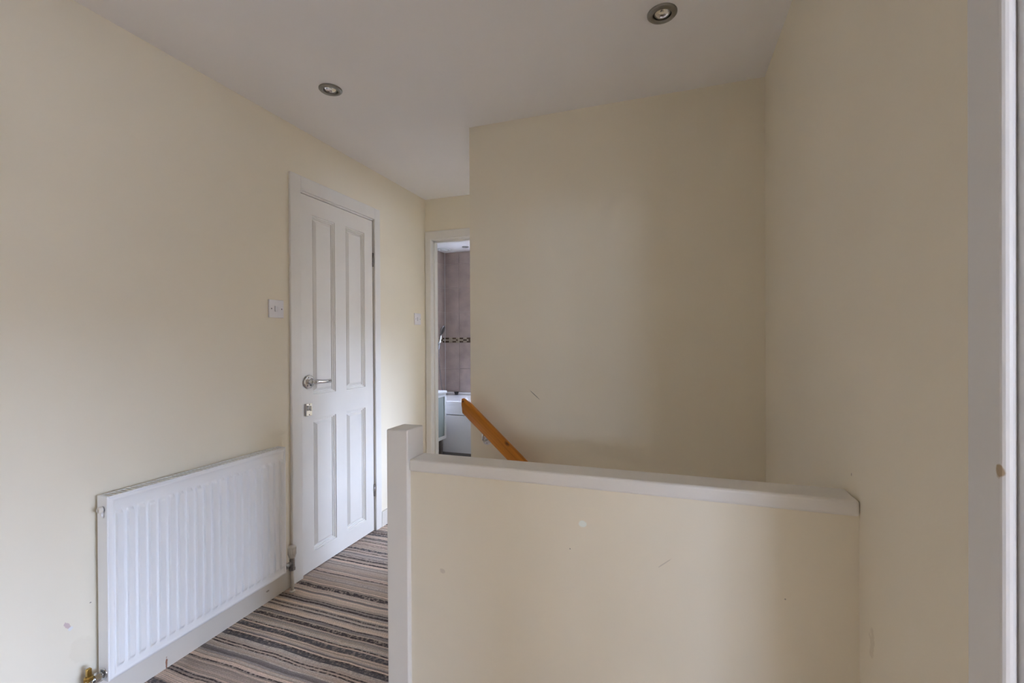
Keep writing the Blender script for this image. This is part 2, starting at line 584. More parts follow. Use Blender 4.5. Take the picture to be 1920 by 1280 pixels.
# architraves: flat casing with rounded edges, three members each
def casing_left_door():
    bm = B()
    x0, x1 = XL, XL + 0.014
    bbox(bm, x0, x1, 1.792, 1.862, FZ, 2.079, 0.004)
    bbox(bm, x0, x1, 2.481, 2.5395, FZ, 2.079, 0.004)
    bbox(bm, x0, x1, 1.860, 2.483, 2.006, 2.079, 0.004)
    # lining behind it
    bx(bm, XL - T, XL - 0.001, D0 - 0.028, D0 - 0.003, FZ, DTOP + 0.03)
    bx(bm, XL - T, XL - 0.001, D1 + 0.008, D1 + 0.028, FZ, DTOP + 0.03)
    bx(bm, XL - T, XL - 0.001, D0 - 0.028, D1 + 0.028, DTOP + 0.005, DTOP + 0.03)
    struct('trim_1', bm, 'gloss')


casing_left_door()
bm = B()
bbox(bm, XL + 0.004, BX0 + 0.008, YE - 0.014, YE, FZ, 2.072, 0.004)
bbox(bm, BX1 - 0.008, XS - 0.002, YE - 0.014, YE, FZ, 2.072, 0.004)
bbox(bm, BX0, BX1, YE - 0.014, YE, BTOP + 0.004, 2.072, 0.004)
bx(bm, BX0 - 0.025, BX0, YE, YE + T + 0.012, FZ, BTOP + 0.03)
bx(bm, BX1, BX1 + 0.025, YE, YE + T + 0.012, FZ, BTOP + 0.03)
bx(bm, BX0, BX1, YE, YE + T + 0.012, BTOP, BTOP + 0.03)
bx(bm, BX0, BX0 + 0.012, YE + 0.045, YE + 0.075, FZ, BTOP)
bx(bm, BX0, BX1, YE + 0.045, YE + 0.075, BTOP - 0.012, BTOP)
struct('trim_2', bm, 'gloss')
bm = B()
bbox(bm, XR - 0.015, XR, 0.684, 0.754, FZ, 2.09, 0.006, 3)
bbox(bm, XR - 0.015, XR, J0 - 0.064, J0 + 0.006, FZ, 2.09, 0.006, 3)
bbox(bm, XR - 0.015, XR, J0, 0.69, 2.014, 2.09, 0.006, 3)
bx(bm, XR + 0.0005, XR + T, JY - 0.012, JY, FZ, 2.02)
bbox(bm, XR + 0.012, XR + 0.045, JY - 0.026, JY - 0.011, FZ, 2.02, 0.003)
bx(bm, XR + 0.0005, XR + T, J0, J0 + 0.012, FZ, 2.02)
bx(bm, XR + 0.0005, XR + T, J0, JY, 2.008, 2.02)
struct('trim_3', bm, 'gloss_worn')
# capping board of the half wall
bm = B()
bbox(bm, -0.716, XR - 0.0005, 1.147, 1.236, 0.851, 0.886, 0.007, 3)
struct('trim_4', bm, 'gloss')
# linings of the bedroom doorway in the passage
bm = B()
bbox(bm, XS - 0.013, XS, PY0 - 0.06, PY0 + 0.01, FZ, 2.06, 0.004)
bbox(bm, XS - 0.013, XS, PY1 - 0.01, PY1 + 0.06, FZ, 2.06, 0.004)
bbox(bm, XS - 0.013, XS, PY0, PY1, 1.99, 2.06, 0.004)
struct('trim_5', bm, 'gloss')

# stairs going down between the half wall and the stair wall
nst = 6
for i in range(nst):
    x0 = -0.80 + 0.222 * i
    bm = B()
    bbox(bm, x0 - 0.02 if i else x0, min(x0 + 0.235, XR), 1.232, YS, -0.2 * (i + 1) - 0.24, -0.2 * (i + 1) + FZ, 0.006)
    struct('floor_stair_step' if i == 0 else 'floor_stair_step.%03d' % i, bm, 'carpet')


# ================================================================== DOOR
def panel_mesh(y0, y1, z0, z1, xf):
    """mitred moulding and raised field of one door panel: rings at inset d with depth x"""
    prof = [(0.0, 0.0), (0.0025, -0.0060), (0.007, -0.0063), (0.0095, -0.0125), (0.0140, -0.0128), (0.0160, -0.0185),
            (0.0195, -0.0188), (0.0215, -0.0150), (0.033, -0.0050), (0.035, -0.0044)]
    bm = B()
    rings = []
    for d, x in prof:
        rings.append([bm.verts.new((xf + x, y, z)) for y, z in ((y0 + d, z0 + d), (y1 - d, z0 + d), (y1 - d, z1 - d), (y0 + d, z1 - d))])
    for a, b in zip(rings, rings[1:]):
        for k in range(4):
            bm.faces.new((a[k], a[(k + 1) % 4], b[(k + 1) % 4], b[k]))
    bm.faces.new(rings[-1])
    return bm


XD = XL + 0.0005
door = Thing('door_1', (XD, (D0 + D1) / 2, 0.012), kind='structure')
PC = ((1.952, 2.127), (2.217, 2.392))
PR = ((0.108, 0.813), (0.942, 1.900))
ys = [D0, PC[0][0], PC[0][1], PC[1][0], PC[1][1], D1]
zs = [0.014, PR[0][0], PR[0][1], PR[1][0], PR[1][1], DTOP]
bm = B()
for i in range(5):
    for j in range(5):
        if i in (1, 3) and j in (1, 3):
            bx(bm, XD - 0.040, XD - 0.022, ys[i], ys[i + 1], zs[j], zs[j + 1])
        else:
            bx(bm, XD - 0.040, XD, ys[i], ys[i + 1], zs[j], zs[j + 1])
bmesh.ops.remove_doubles(bm, verts=bm.verts[:], dist=0.0001)
leaf = door.part('door_leaf', bm, 'gloss')
for pr in PR:
    for pc in PC:
        door.part('panel', panel_mesh(pc[0], pc[1], pr[0], pr[1], XD), 'gloss')
# lever handle
hy, hz = 1.918, 1.015
bm = B()
lathe(bm, [(0, 0.0), (0.034, 0.0), (0.036, 0.003), (0.035, 0.008), (0.030, 0.010), (0.013, 0.0105), (0.0115, 0.014), (0.0115, 0.040), (0.0, 0.041)], (XD, hy, hz), (1, 0, 0), 36)
handle = door.part('door_handle', bm, 'chrome', label='chrome lever handle on a round rose')
bm = B()
tube(bm, [(XD + 0.036, hy - 0.012, hz + 0.001), (XD + 0.040, hy + 0.004, hz), (XD + 0.045, hy + 0.03, hz - 0.001), (XD + 0.046, hy + 0.07, hz - 0.003), (XD + 0.044, hy + 0.113, hz - 0.004), (XD + 0.043, hy + 0.117, hz - 0.004)],
     [0.009, 0.0135, 0.0120, 0.0112, 0.0108, 0.007], 16)
door.part('lever', bm, 'chrome', handle)
for k in range(3):
    a = R(90 + 120 * k + 20)
    bm = B()
    lathe(bm, [(0, 0.0125), (0.0035, 0.0118), (0.0042, 0.0098)], (XD, hy + 0.025 * math.cos(a), hz + 0.025 * math.sin(a)), (1, 0, 0), 10)
    door.part('screw', bm, 'screw', handle)
# snib lock
ly, lz = 1.913, 0.869
bm = B()
bbox(bm, XD, XD + 0.010, ly - 0.021, ly + 0.021, lz - 0.033, lz + 0.033, 0.0025)
lock = door.part('lock_plate', bm, 'chrome', label='small chrome bathroom bolt plate')
bm = B()
lathe(bm, [(0.013, 0.0), (0.013, 0.006), (0.010, 0.008), (0, 0.008)], (XD + 0.010, ly, lz + 0.008), (1, 0, 0), 20)
bbox(bm, XD + 0.016, XD + 0.028, ly - 0.004, ly + 0.004, lz - 0.006, lz + 0.021, 0.002)
door.part('thumb_turn', bm, 'chrome', lock)
for dz in (-0.026, 0.027):
    bm = B()
    lathe(bm, [(0, 0.0118), (0.003, 0.0113), (0.0036, 0.0098)], (XD, ly, lz + dz), (1, 0, 0), 10)
    door.part('screw', bm, 'screw', lock)
for z0, z1 in ((1.702, 1.790), (0.232, 0.308)):
    bm = B()
    tube(bm, [(XD + 0.003, D1 + 0.003, z0), (XD + 0.003, D1 + 0.003, z1)], 0.0052, 12)
    bx(bm, XD - 0.03, XD + 0.0008, D1 + 0.0005, D1 + 0.0075, z0 + 0.002, z1 - 0.002)
    hg = door.part('hinge', bm, 'steel')
    for k in range(4):
        zz = z0 + (z1 - z0) * (k + 1) / 5
        bm = B()
        tube(bm, [(XD + 0.003, D1 + 0.003, zz - 0.0008), (XD + 0.003, D1 + 0.003, zz + 0.0008)], 0.0056, 12)
        door.part('knuckle_joint', bm, 'steel', hg)


# ================================================================== RADIATOR
RX0, RX1, RY0, RY1, RZ0, RZ1 = -1.775, -1.720, 0.966, 1.692, 0.125, 0.727
rad = Thing('radiator', (XL + 0.05, (RY0 + RY1) / 2, RZ0),
            'white ribbed steel panel radiator mounted on the cream wall beside the panel door', 'radiator')


def sst(a, b, x):
    t = max(0.0, min(1.0, (x - a) / (b - a)))
    return t * t * (3 - 2 * t)


def front_height(y, z):
    e = min(y - RY0, RY1 - y, z - RZ0, RZ1 - z)
    h = -0.010 * (1 - sst(0.0, 0.010, e))                                   # rolled rim
    h -= 0.0018 * (sst(0.014, 0.018, e) )                       # step to the sunk field
    pitch = 0.0333
    n = 21
    off = (RY1 - RY0 - n * pitch) / 2
    t = (y - RY0 - off) / pitch
    if 0 <= t <= n:
        ph = abs((t % 1.0) - 0.5)                                           # 0 at rib centre
        rib = 1 - sst(0.25, 0.33, ph)
        zr = sst(RZ0 + 0.036, RZ0 + 0.052, z + 0.010 * max(0, 0.5 - ph) * 0) * (1 - sst(RZ1 - 0.062, RZ1 - 0.048, z + ph * ph * 0.05))
        h += 0.0100 * rib * zr
    return h


yl = sorted(set([round(RY0 + x, 5) for x in (0, 0.002, 0.005, 0.008, 0.012, 0.014, 0.016, 0.018, 0.02)] +
                [round(RY1 - x, 5) for x in (0, 0.002, 0.005, 0.008, 0.012, 0.014, 0.016, 0.018, 0.02)] +
                [round(RY0 + (RY1 - RY0 - 21 * 0.0333) / 2 + 0.0333 * (i + p), 5) for i in range(21)
                 for p in (0, 0.10, 0.155, 0.175, 0.19, 0.21, 0.23, 0.25, 0.265, 0.5, 0.735, 0.75, 0.77, 0.79, 0.81, 0.825, 0.845, 0.90)]))
yl = [y for y in yl if RY0 <= y <= RY1]
zl = sorted(set([round(RZ0 + x, 5) for x in (0, 0.002, 0.005, 0.008, 0.012, 0.014, 0.016, 0.018, 0.03, 0.036, 0.039, 0.042, 0.045, 0.048, 0.052, 0.06)] +
                [round(RZ1 - x, 5) for x in (0, 0.002, 0.005, 0.008, 0.012, 0.014, 0.016, 0.018, 0.03, 0.044, 0.048, 0.051, 0.054, 0.057, 0.060, 0.064, 0.068, 0.075)] +
                [round(RZ0 + 0.1 + 0.05 * i, 5) for i in range(9)]))
bm = B()
grid = [[bm.verts.new((RX1 + front_height(y, z), y, z)) for z in zl] for y in yl]
for a, b in zip(grid, grid[1:]):
    for k in range(len(zl) - 1):
        f = bm.faces.new((a[k], b[k], b[k + 1], a[k + 1]))
        f.smooth = True
rad.part('front_panel', bm, 'rad')
bm = B()
bx(bm, RX0, RX0 + 0.006, RY0 + 0.006, RY1 - 0.006, RZ0 + 0.006, RZ1 - 0.012)
bx(bm, RX0 + 0.006, RX1 - 0.014, RY0 + 0.01, RY1 - 0.01, RZ0 + 0.002, RZ0 + 0.004)
rad.part('back_panel', bm, 'rad')
bm = B()
for i in range(43):       # convector fins inside, seen dark through the grille
    y = RY0 + 0.022 + i * 0.0163
    bx(bm, RX0 + 0.008, RX1 - 0.014, y, y + 0.0012, RZ0 + 0.04, RZ1 - 0.012)
rad.part('convector_fins', bm, 'rad')
for s, (ya, yb) in enumerate(((RY0 - 0.001, RY0 + 0.004), (RY1 - 0.004, RY1 + 0.001))):
    bm = B()
    bbox(bm, RX0 - 0.001, RX1 - 0.006, ya, yb, RZ0 + 0.001, RZ1 + 0.001, 0.002)
    side = rad.part('side_panel', bm, 'rad')
    if s == 0:
        bm = B()
        cut(side, [((RX0 + 0.031, ya, RZ1 - 0.042), (0, 1, 0), 0.0108, -0.01, 0.02), ((RX0 + 0.031, ya, RZ1 - 0.060), (0, 1, 0), 0.0088, -0.01, 0.02)])
        lathe(bm, [(0.0104, -0.016), (0.0104, 0.0), (0.0115, 0.0012), (0.0125, 0.0004)], (RX0 + 0.031, ya - 0.0004, RZ1 - 0.042), (0, -1, 0), 24)
        rad.part('plug_recess', bm, 'rad', side)
        bm = B()
        lathe(bm, [(0.0085, -0.016), (0.0085, 0.0), (0.0095, 0.0012), (0.0100, 0.0004)], (RX0 + 0.031, ya - 0.0004, RZ1 - 0.060), (0, -1, 0), 24)
        rad.part('plug_recess', bm, 'rad', side)
        bm = B()
        lathe(bm, [(0.0095, 0.0), (0.0095, 0.010), (0.0085, 0.012), (0.004, 0.012), (0.004, 0.009), (0, 0.009)], (RX0 + 0.026, ya - 0.001, RZ1 - 0.042), (0, -1, 0), 20)
        rad.part('bleed_plug', bm, 'plastic_aged', side)
# top grille: rim strips and the bars between the slots
bm = B()
GX0, GX1 = RX0 - 0.001, RX1 - 0.004
bx(bm, GX0, GX0 + 0.006, RY0 + 0.004, RY1 - 0.004, RZ1 - 0.002, RZ1)
bx(bm, GX1 - 0.009, GX1, RY0 + 0.004, RY1 - 0.004, RZ1 - 0.002, RZ1)
ng = 46
for i in range(ng + 1):
    y = RY0 + 0.010 + i * (RY1 - RY0 - 0.020) / ng
    v0, v1 = y - 0.0027, y + 0.0027
    sk = -0.004                                    # slots lie slightly askew
    vs_ = [bm.verts.new(p) for p in ((GX0 + 0.006, v0 + sk, RZ1), (GX1 - 0.009, v0, RZ1), (GX1 - 0.009, v1, RZ1), (GX0 + 0.006, v1 + sk, RZ1),
                                     (GX0 + 0.006, v0 + sk, RZ1 - 0.002), (GX1 - 0.009, v0, RZ1 - 0.002), (GX1 - 0.009, v1, RZ1 - 0.002), (GX0 + 0.006, v1 + sk, RZ1 - 0.002))]
    for f in ((0, 1, 2, 3), (7, 6, 5, 4), (0, 4, 5, 1), (2, 6, 7, 3)):
        bm.faces.new([vs_[k] for k in f])
g = rad.part('top_grille', bm, 'rad')
# brackets to the wall
for y in (RY0 + 0.12, RY1 - 0.12):
    bm = B()
    bx(bm, XL + 0.0015, RX0 + 0.001, y - 0.015, y + 0.015, RZ0 + 0.05, RZ1 - 0.05)
    rad.part('wall_bracket', bm, 'rad')
# lockshield valve on the near end: chrome tail and body, brass spindle, pipe to the floor
vx, vy, vz = RX0 + 0.028, RY0 - 0.043, RZ0 + 0.026
bm = B()
lathe(bm, [(0.0165, 0.0), (0.0165, 0.003), (0.013, 0.003)], (vx, RY0 - 0.001, vz), (0, -1, 0), 24)
tube(bm, [(vx, RY0, vz), (vx, RY0 - 0.020, vz)], 0.0085, 18)
lathe(bm, [(0.009, 0.0), (0.0145, 0.001), (0.0145, 0.016), (0.010, 0.018)], (vx, RY0 - 0.014, vz), (0, -1, 0), 6, False)
tube(bm, [(vx, RY0 - 0.030, vz), (vx, vy, vz), (vx, vy, vz - 0.004)], 0.0105, 18)
lathe(bm, [(0.0, 0.0), (0.011, 0.0), (0.012, 0.004), (0.012, 0.030), (0.0, 0.031)], (vx, vy, vz - 0.022), (0, 0, 1), 20)
lathe(bm, [(0.0, 0.0), (0.014, 0.0), (0.014, 0.016), (0.0, 0.016)], (vx, vy, vz - 0.038), (0, 0, 1), 6, False)
va = rad.part('lockshield_valve', bm, 'chrome', label='chrome valve with a bare brass spindle')
bm = B()
lathe(bm, [(0.0135, 0.0), (0.0135, 0.010), (0.010, 0.012), (0.009, 0.014)], (vx, vy, vz + 0.006), (0, 0, 1), 6, False)
bbox(bm, vx - 0.0055, vx + 0.0055, vy - 0.0065, vy + 0.0065, vz + 0.016, vz + 0.043, 0.0015)
rad.part('spindle', bm, 'brass', va)
bm = B()
tube(bm, [(vx, vy, vz - 0.036), (vx, vy, FZ)], 0.0075, 16)
rad.part('pipe', bm, 'plastic_aged', va)
# thermostatic valve on the far end
wy, wz = RY1 + 0.056, RZ0 + 0.022
bm = B()
tube(bm, [(vx, RY1, wz), (vx, RY1 + 0.030, wz)], 0.0085, 16)
lathe(bm, [(0.009, 0.0), (0.0145, 0.001), (0.0145, 0.016), (0.010, 0.018)], (vx, RY1 + 0.012, wz), (0, 1, 0), 6, False)
tube(bm, [(vx, RY1 + 0.026, wz), (vx, wy, wz)], 0.0105, 16)
lathe(bm, [(0.0, 0.0), (0.012, 0.0), (0.0125, 0.004), (0.0125, 0.040), (0.009, 0.044), (0, 0.044)], (vx, wy, wz - 0.022), (0, 0, 1), 18)
lathe(bm, [(0.0, 0.0), (0.015, 0.0), (0.015, 0.014), (0.0, 0.014)], (vx, wy, wz - 0.034), (0, 0, 1), 6, False)
vb = rad.part('thermostatic_valve', bm, 'steel', label='dull valve body with a white ridged head')
bm = B()
lathe(bm, [(0.0, 0.0), (0.0135, 0.0), (0.0165, 0.010), (0.0185, 0.016), (0.0185, 0.050), (0.0165, 0.056), (0.0, 0.057)], (vx, wy, wz + 0.026), (0, 0, 1), 24)
for k in range(12):
    a = 2 * math.pi * k / 12
    tube(bm, [(vx + 0.0185 * math.cos(a), wy + 0.0185 * math.sin(a), wz + 0.044), (vx + 0.0185 * math.cos(a), wy + 0.0185 * math.sin(a), wz + 0.076)], 0.0018, 6)
hd = rad.part('valve_head', bm, 'plastic_aged', vb)
bm = B()
tube(bm, [(vx, wy, wz - 0.032), (vx, wy, FZ)], 0.0075, 16)
lathe(bm, [(0.0, 0), (0.014, 0), (0.014, 0.004), (0.0, 0.012)], (vx, wy, FZ), (0, 0, 1), 16)
rad.part('pipe', bm, 'plastic_aged', vb)
# second heating pipe beside it, against the skirting (boxed pipe stub in the carpet corner)
bm = B()
tube(bm, [(XL + 0.026, 1.778, FZ), (XL + 0.026, 1.778, 0.105), (XL + 0.020, 1.778, 0.118), (XL + 0.006, 1.778, 0.124)], 0.0075, 14)
tag(obj('heating_pipe', bm, 'plastic_aged', None, (XL + 0.026, 1.778, FZ)), 'short cream painted heating pipe rising from the carpet beside the door casing', 'pipe')


# ================================================================== SWITCHES
def switch(label, yc, zc):
    t = Thing('light_switch', (XL, yc, zc - 0.043), label, 'light switch', 'light switches on the left wall')
    bm = B()
    bbox(bm, XL, XL + 0.009, yc - 0.043, yc + 0.043, zc - 0.043, zc + 0.043, 0.0025, 3)
    t.part('face_plate', bm, 'plastic')
    bm = B()
    bx(bm, XL + 0.0088, XL + 0.0094, yc - 0.0135, yc + 0.0135, zc - 0.0145, zc + 0.0145)
    t.part('rocker_surround', bm, 'plastic')
    # rocker: two slopes meeting at a ridge, one half tipped in
    bm = B()
    v = [bm.verts.new(p) for p in ((XL + 0.0145, yc - 0.012, zc - 0.013), (XL + 0.0115, yc + 0.001, zc - 0.013), (XL + 0.0105, yc + 0.012, zc - 0.013),
                                   (XL + 0.0145, yc - 0.012, zc + 0.013), (XL + 0.0115, yc + 0.001, zc + 0.013), (XL + 0.0105, yc + 0.012, zc + 0.013),
                                   (XL + 0.009, yc - 0.012, zc - 0.013), (XL + 0.009, yc + 0.012, zc - 0.013), (XL + 0.009, yc - 0.012, zc + 0.013), (XL + 0.009, yc + 0.012, zc + 0.013))]
    for f in ((0, 1, 4, 3), (1, 2, 5, 4), (6, 0, 3, 8), (2, 7, 9, 5), (3, 4, 5, 9, 8), (0, 6, 7, 2, 1)):
        bm.faces.new([v[i] for i in f])
    rk = t.part('rocker', bm, 'plastic')
    bm = B()
    bx(bm, XL + 0.0108, XL + 0.0122, yc + 0.0005, yc + 0.0018, zc - 0.010, zc + 0.010)
    t.part('rocker_mark', bm, 'plastic', rk)
    for s in (-1, 1):
        bm = B()
        lathe(bm, [(0, 0.0006), (0.0028, 0.0004), (0.0032, 0.0)], (XL + 0.009, yc + s * 0.030, zc), (1, 0, 0), 12)
        t.part('screw', bm, 'screw')
    return t


switch('white rocker light switch on the wall between radiator and panel door casing', 1.709, 1.385)
switch('white rocker light switch on the wall between panel door and bathroom doorway', 3.014, 1.389)


# ================================================================== NEWEL, HANDRAIL
bm = B()
bbox(bm, -0.784, -0.714, 1.138, 1.230, 0.0, 0.971, 0.004, 3)
post = obj('newel_post', bm, 'gloss', None, (-0.749, 1.184, 0.0))
tag(post, 'square white painted newel post at the end of the half wall', 'post')

slope = math.radians(42.2)
dx, dz = math.cos(slope), -math.sin(slope)
bm = B()
ry = 2.080
hx0, hz0 = -0.979 - 0.25, 0.906 + 0.25 * math.tan(slope)
hx1 = 0.30
seg = 28
half_h, half_w = 0.0325, 0.0235


def rail_ring(xc, zc):
    vs2 = []
    for k in range(seg):
        a = 2 * math.pi * k / seg
        c, s = math.cos(a), math.sin(a)
        p = half_w * math.copysign(abs(c) ** 0.62, c)
        q = half_h * math.copysign(abs(s) ** 0.62, s)
        if q < -0.012:
            p *= 0.80                         # narrower under the finger groove
        vs2.append(bm.verts.new((xc + q * -dz, ry - p, zc + q * dx)))
    return vs2


rings = [rail_ring(hx0 + (hx1 - hx0) * t, hz0 - (hx1 - hx0) * t * math.tan(slope)) for t in (0, 0.3, 0.6, 1.0)]
for a, b in zip(rings, rings[1:]):
    for k in range(seg):
        f = bm.faces.new((a[k], a[(k + 1) % seg], b[(k + 1) % seg], b[k]))
        f.smooth = True
bm.faces.new(rings[0][::-1])
bm.faces.new(rings[-1])
for co, no in (((-0.979, 0, 0), (-1, 0, 0)), ((0, 0, 0.9385), (0, 0, 1))):
    res = bmesh.ops.bisect_plane(bm, geom=bm.verts[:] + bm.edges[:] + bm.faces[:], plane_co=co, plane_no=no, clear_outer=True)
    edges = [e for e in res['geom_cut'] if isinstance(e, bmesh.types.BMEdge)]
    bmesh.ops.contextual_create(bm, geom=edges)
rail = Thing('handrail', (-0.88, YS, 0.70), 'varnished pine handrail sloping down the cream wall above the stairs', 'handrail')
rail.part('rail', bm, 'pine')
for bxp in (-0.882, 0.05):
    zc = 0.906 - (bxp + 0.979) * math.tan(slope)
    zb = zc - 0.096
    bm = B()
    lathe(bm, [(0.0, 0.0), (0.026, 0.0), (0.026, 0.003), (0.020, 0.006), (0.009, 0.0075), (0, 0.0075)], (bxp, YS, zb), (0, -1, 0), 28)
    br = rail.part('bracket', bm, 'plastic', label='white round handrail bracket')
    bm = B()
    tube(bm, [(bxp, YS - 0.006, zb), (bxp + 0.002, YS - 0.045, zb + 0.002), (bxp + 0.004, YS - 0.066, zb + 0.014), (bxp + 0.008, YS - 0.075, zb + 0.056)], 0.0055, 12)
    rail.part('bracket_arm', bm, 'chrome', br)
    for k in range(3):
        a = R(30 + 120 * k)
        bm = B()
        lathe(bm, [(0, 0.0075), (0.003, 0.0065), (0.0034, 0.004)], (bxp + 0.0155 * math.cos(a), YS, zb + 0.0155 * math.sin(a)), (0, -1, 0), 10)
        rail.part('screw', bm, 'screw', br)


# ================================================================== CEILING LIGHTS
HOLES = []


def downlight(label, x, y, r=0.0485, group='recessed downlights in the ceiling', tilt=(0.0, 0.0)):
    z = ZC
    t = Thing('downlight', (x, y, z - 0.012), label, 'ceiling light', group)
    k = r / 0.0485
    bm = B()
    lathe(bm, [(r, 0.0), (r, 0.003), (0.045 * k, 0.0065), (0.0335 * k, 0.0085), (0.0305 * k, 0.0075), (0.0300 * k, 0.001), (0.0300 * k, -0.004)], (x, y, z), (0, 0, -1), 48)
    HOLES.append(((x, y, z), (0, 0, 1), 0.0320 * k, -0.02, 0.072))
    t.part('bezel', bm, 'nickel')
    ax = Vector((tilt[0], tilt[1], -1)).normalized()
    bm = B()
    lathe(bm, [(0.0270 * k, 0.0), (0.0275 * k, 0.006), (0.0265 * k, 0.0085), (0.0235 * k, 0.0095), (0.0225 * k, 0.004)], (x, y, z + 0.008), ax, 40)
    t.part('gimbal_ring', bm, 'nickel')
    bm = B()
    lathe(bm, [(0.0302 * k, -0.001), (0.0302 * k, -0.068), (0, -0.068)], (x, y, z), (0, 0, -1), 32)
    t.part('recess', bm, 'nickel')
    bm = B()                                   # faceted lamp reflector
    lathe(bm, [(0.0228 * k, 0.0072), (0.019 * k, 0.0045), (0.013 * k, 0.0022), (0.006 * k, 0.0012), (0.004 * k, 0.0050), (0, 0.0055)], (x, y, z + 0.008), ax, 18, False)
    lamp = t.part('lamp', bm, 'reflector')
    return t


downlight('round brushed nickel recessed downlight in the ceiling above the striped carpet', -1.392, 1.624, tilt=(0.10, -0.12))
downlight('round brushed nickel recessed downlight in the ceiling above the stairwell', -0.021, 1.619, tilt=(-0.05, -0.10))
downlight('small dark recessed downlight in the bathroom ceiling', -2.264, 4.886, 0.040)
xe, ye = -2.560, 4.915
vent = Thing('ceiling_vent', (xe, ye, ZC - 0.03), 'round white air vent in the bathroom ceiling', 'vent')
bm = B()
lathe(bm, [(0.080, 0.0), (0.080, 0.004), (0.066, 0.010), (0.052, 0.010), (0.050, 0.001)], (xe, ye, ZC), (0, 0, -1), 40)
vent.part('rim', bm, 'cab')
bm = B()
lathe(bm, [(0.0505, 0.001), (0.0505, -0.068), (0, -0.068)], (xe, ye, ZC), (0, 0, -1), 32)
vent.part('throat', bm, 'cab')
HOLES.append(((xe, ye, ZC), (0, 0, 1), 0.052, -0.02, 0.072))
cut(ceiling_obj, HOLES)
bm = B()
lathe(bm, [(0.0, 0.006), (0.044, 0.006), (0.047, 0.012), (0.040, 0.020), (0.0, 0.024)], (xe, ye, ZC), (0, 0, -1), 32)
vent.part('disc_valve', bm, 'cab')


# ================================================================== BATHROOM
ROWS = [(0.590, 0.873), (0.877, 1.196), (1.262, 1.575), (1.579, 1.875), (1.879, 2.173), (2.177, 2.320)]
tile_cache = {}


def tile(parent, side, a0, a1, z0, z1):
    key = (side, round(a1 - a0, 4), round(z1 - z0, 4))
    if key not in tile_cache:
        bm = B()
        w, h, d = a1 - a0, z1 - z0, 0.007
        if side == 'far':
            bbox(bm, 0, w, -d, 0.0, 0, h, 0.0015, 1)
        else:
            bbox(bm, 0, d, 0, w, 0, h, 0.0015, 1)
        me = bpy.data.meshes.new('tile')
        bmesh.ops.recalc_face_normals(bm, faces=bm.faces[:])
        bm.to_mesh(me)
        bm.free()
        me.materials.append(M['tile'])
        tile_cache[key] = me
    o = bpy.data.objects.new('tile', tile_cache[key])
    COL.objects.link(o)
    o.parent = parent
    o.location = (a0, YF - 0.0005, z0) if side == 'far' else (XF + 0.0005, a0, z0)


wm = (WB[0] + WB[1]) / 2
fx = [XF + 0.010, -2.471, -2.221, WB[0] - 0.003]
gx = [WB[1] + 0.003 + 0.25 * k for k in range(3)] + [XS - 0.004]
for cols in (fx, gx):
    for a0, a1 in zip(cols, cols[1:]):
        for z0, z1 in ROWS:
            tile(bath_far, 'far', a0 + 0.002, a1 - 0.002, z0, z1)
for a0, a1 in ((WB[0] - 0.003, wm), (wm, WB[1] + 0.003)):       # under and over the window
    for z0, z1 in (ROWS[0], (ROWS[1][0], WB[2] - 0.004), (WB[3] + 0.004, 2.173), ROWS[5]):
        tile(bath_far, 'far', a0 + 0.002, a1 - 0.002, z0, z1)
ly_ = [YF - 0.010 - 0.25 * k for k in range(7)]
for a1, a0 in zip(ly_, ly_[1:]):
    for z0, z1 in ROWS:
        tile(bath_left, 'left', a0 + 0.002, a1 - 0.002, z0, z1)
# plain lower tiles behind the cabinet
for a1, a0 in zip(ly_[2:], ly_[3:]):
    for z0, z1 in ((0.01, 0.288), (0.292, 0.586)):
        tile(bath_left, 'left', a0 + 0.002, a1 - 0.002, z0, z1)


def mosaic(parent, name, side, a0, a1):
    bm = B()
    w, h = 0.0225, 0.0190
    for row in range(3):
        z0 = 1.200 + row * 0.0205
        n = int((a1 - a0) / (w + 0.002))
        for i in range(n):
            p = a0 + i * (w + 0.002)
            ph = ((i + (2 if row == 1 else 0)) % 4)
            mi = 1 if ph < 2 else 0
            if row == 1 and random.random() < 0.4:
                mi = random.randint(0, 1)
            if side == 'far':
                bx(bm, p, p + w, YF - 0.007, YF - 0.0005, z0, z0 + h, mi)
            else:
                bx(bm, XF + 0.0005, XF + 0.007, p, p + w, z0, z0 + h, mi)
    o = obj(name, bm, ['mos_light', 'mos_dark'], parent)
    o['kind'] = 'stuff'


mosaic(bath_far, 'mosaic_border', 'far', XF + 0.010, WB[0])
mosaic(bath_far, 'mosaic_border', 'far', WB[1] + 0.005, XS - 0.01)
mosaic(bath_left, 'mosaic_border', 'left', 4.0, YF - 0.010)
bm = B()
bx(bm, XF, XF + 0.009, YF - 0.009, YF, 0.58, ZC - 0.001)
struct('trim_6', bm, 'cab')

# bath along the far wall
bath = Thing('bathtub', (-1.86, 4.82, 0.0), 'white bathtub with plain side panel against the taupe tiled wall', 'bathtub')
bx0, bx1, by0, by1 = XF + 0.012, -1.05, 4.490, YF - 0.009
bm = B()
outer = [(bx0, by0), (bx1, by0), (bx1, by1), (bx0, by1)]


def rrect(x0, x1, y0, y1, r, z, n=6):
    out = []
    for cx, cy, a0 in ((x1 - r, y0 + r, -90), (x1 - r, y1 - r, 0), (x0 + r, y1 - r, 90), (x0 + r, y0 + r, 180)):
        for k in range(n + 1):
            a = R(a0 + 90 * k / n)
            out.append((cx + r * math.cos(a), cy + r * math.sin(a), z))
    return out


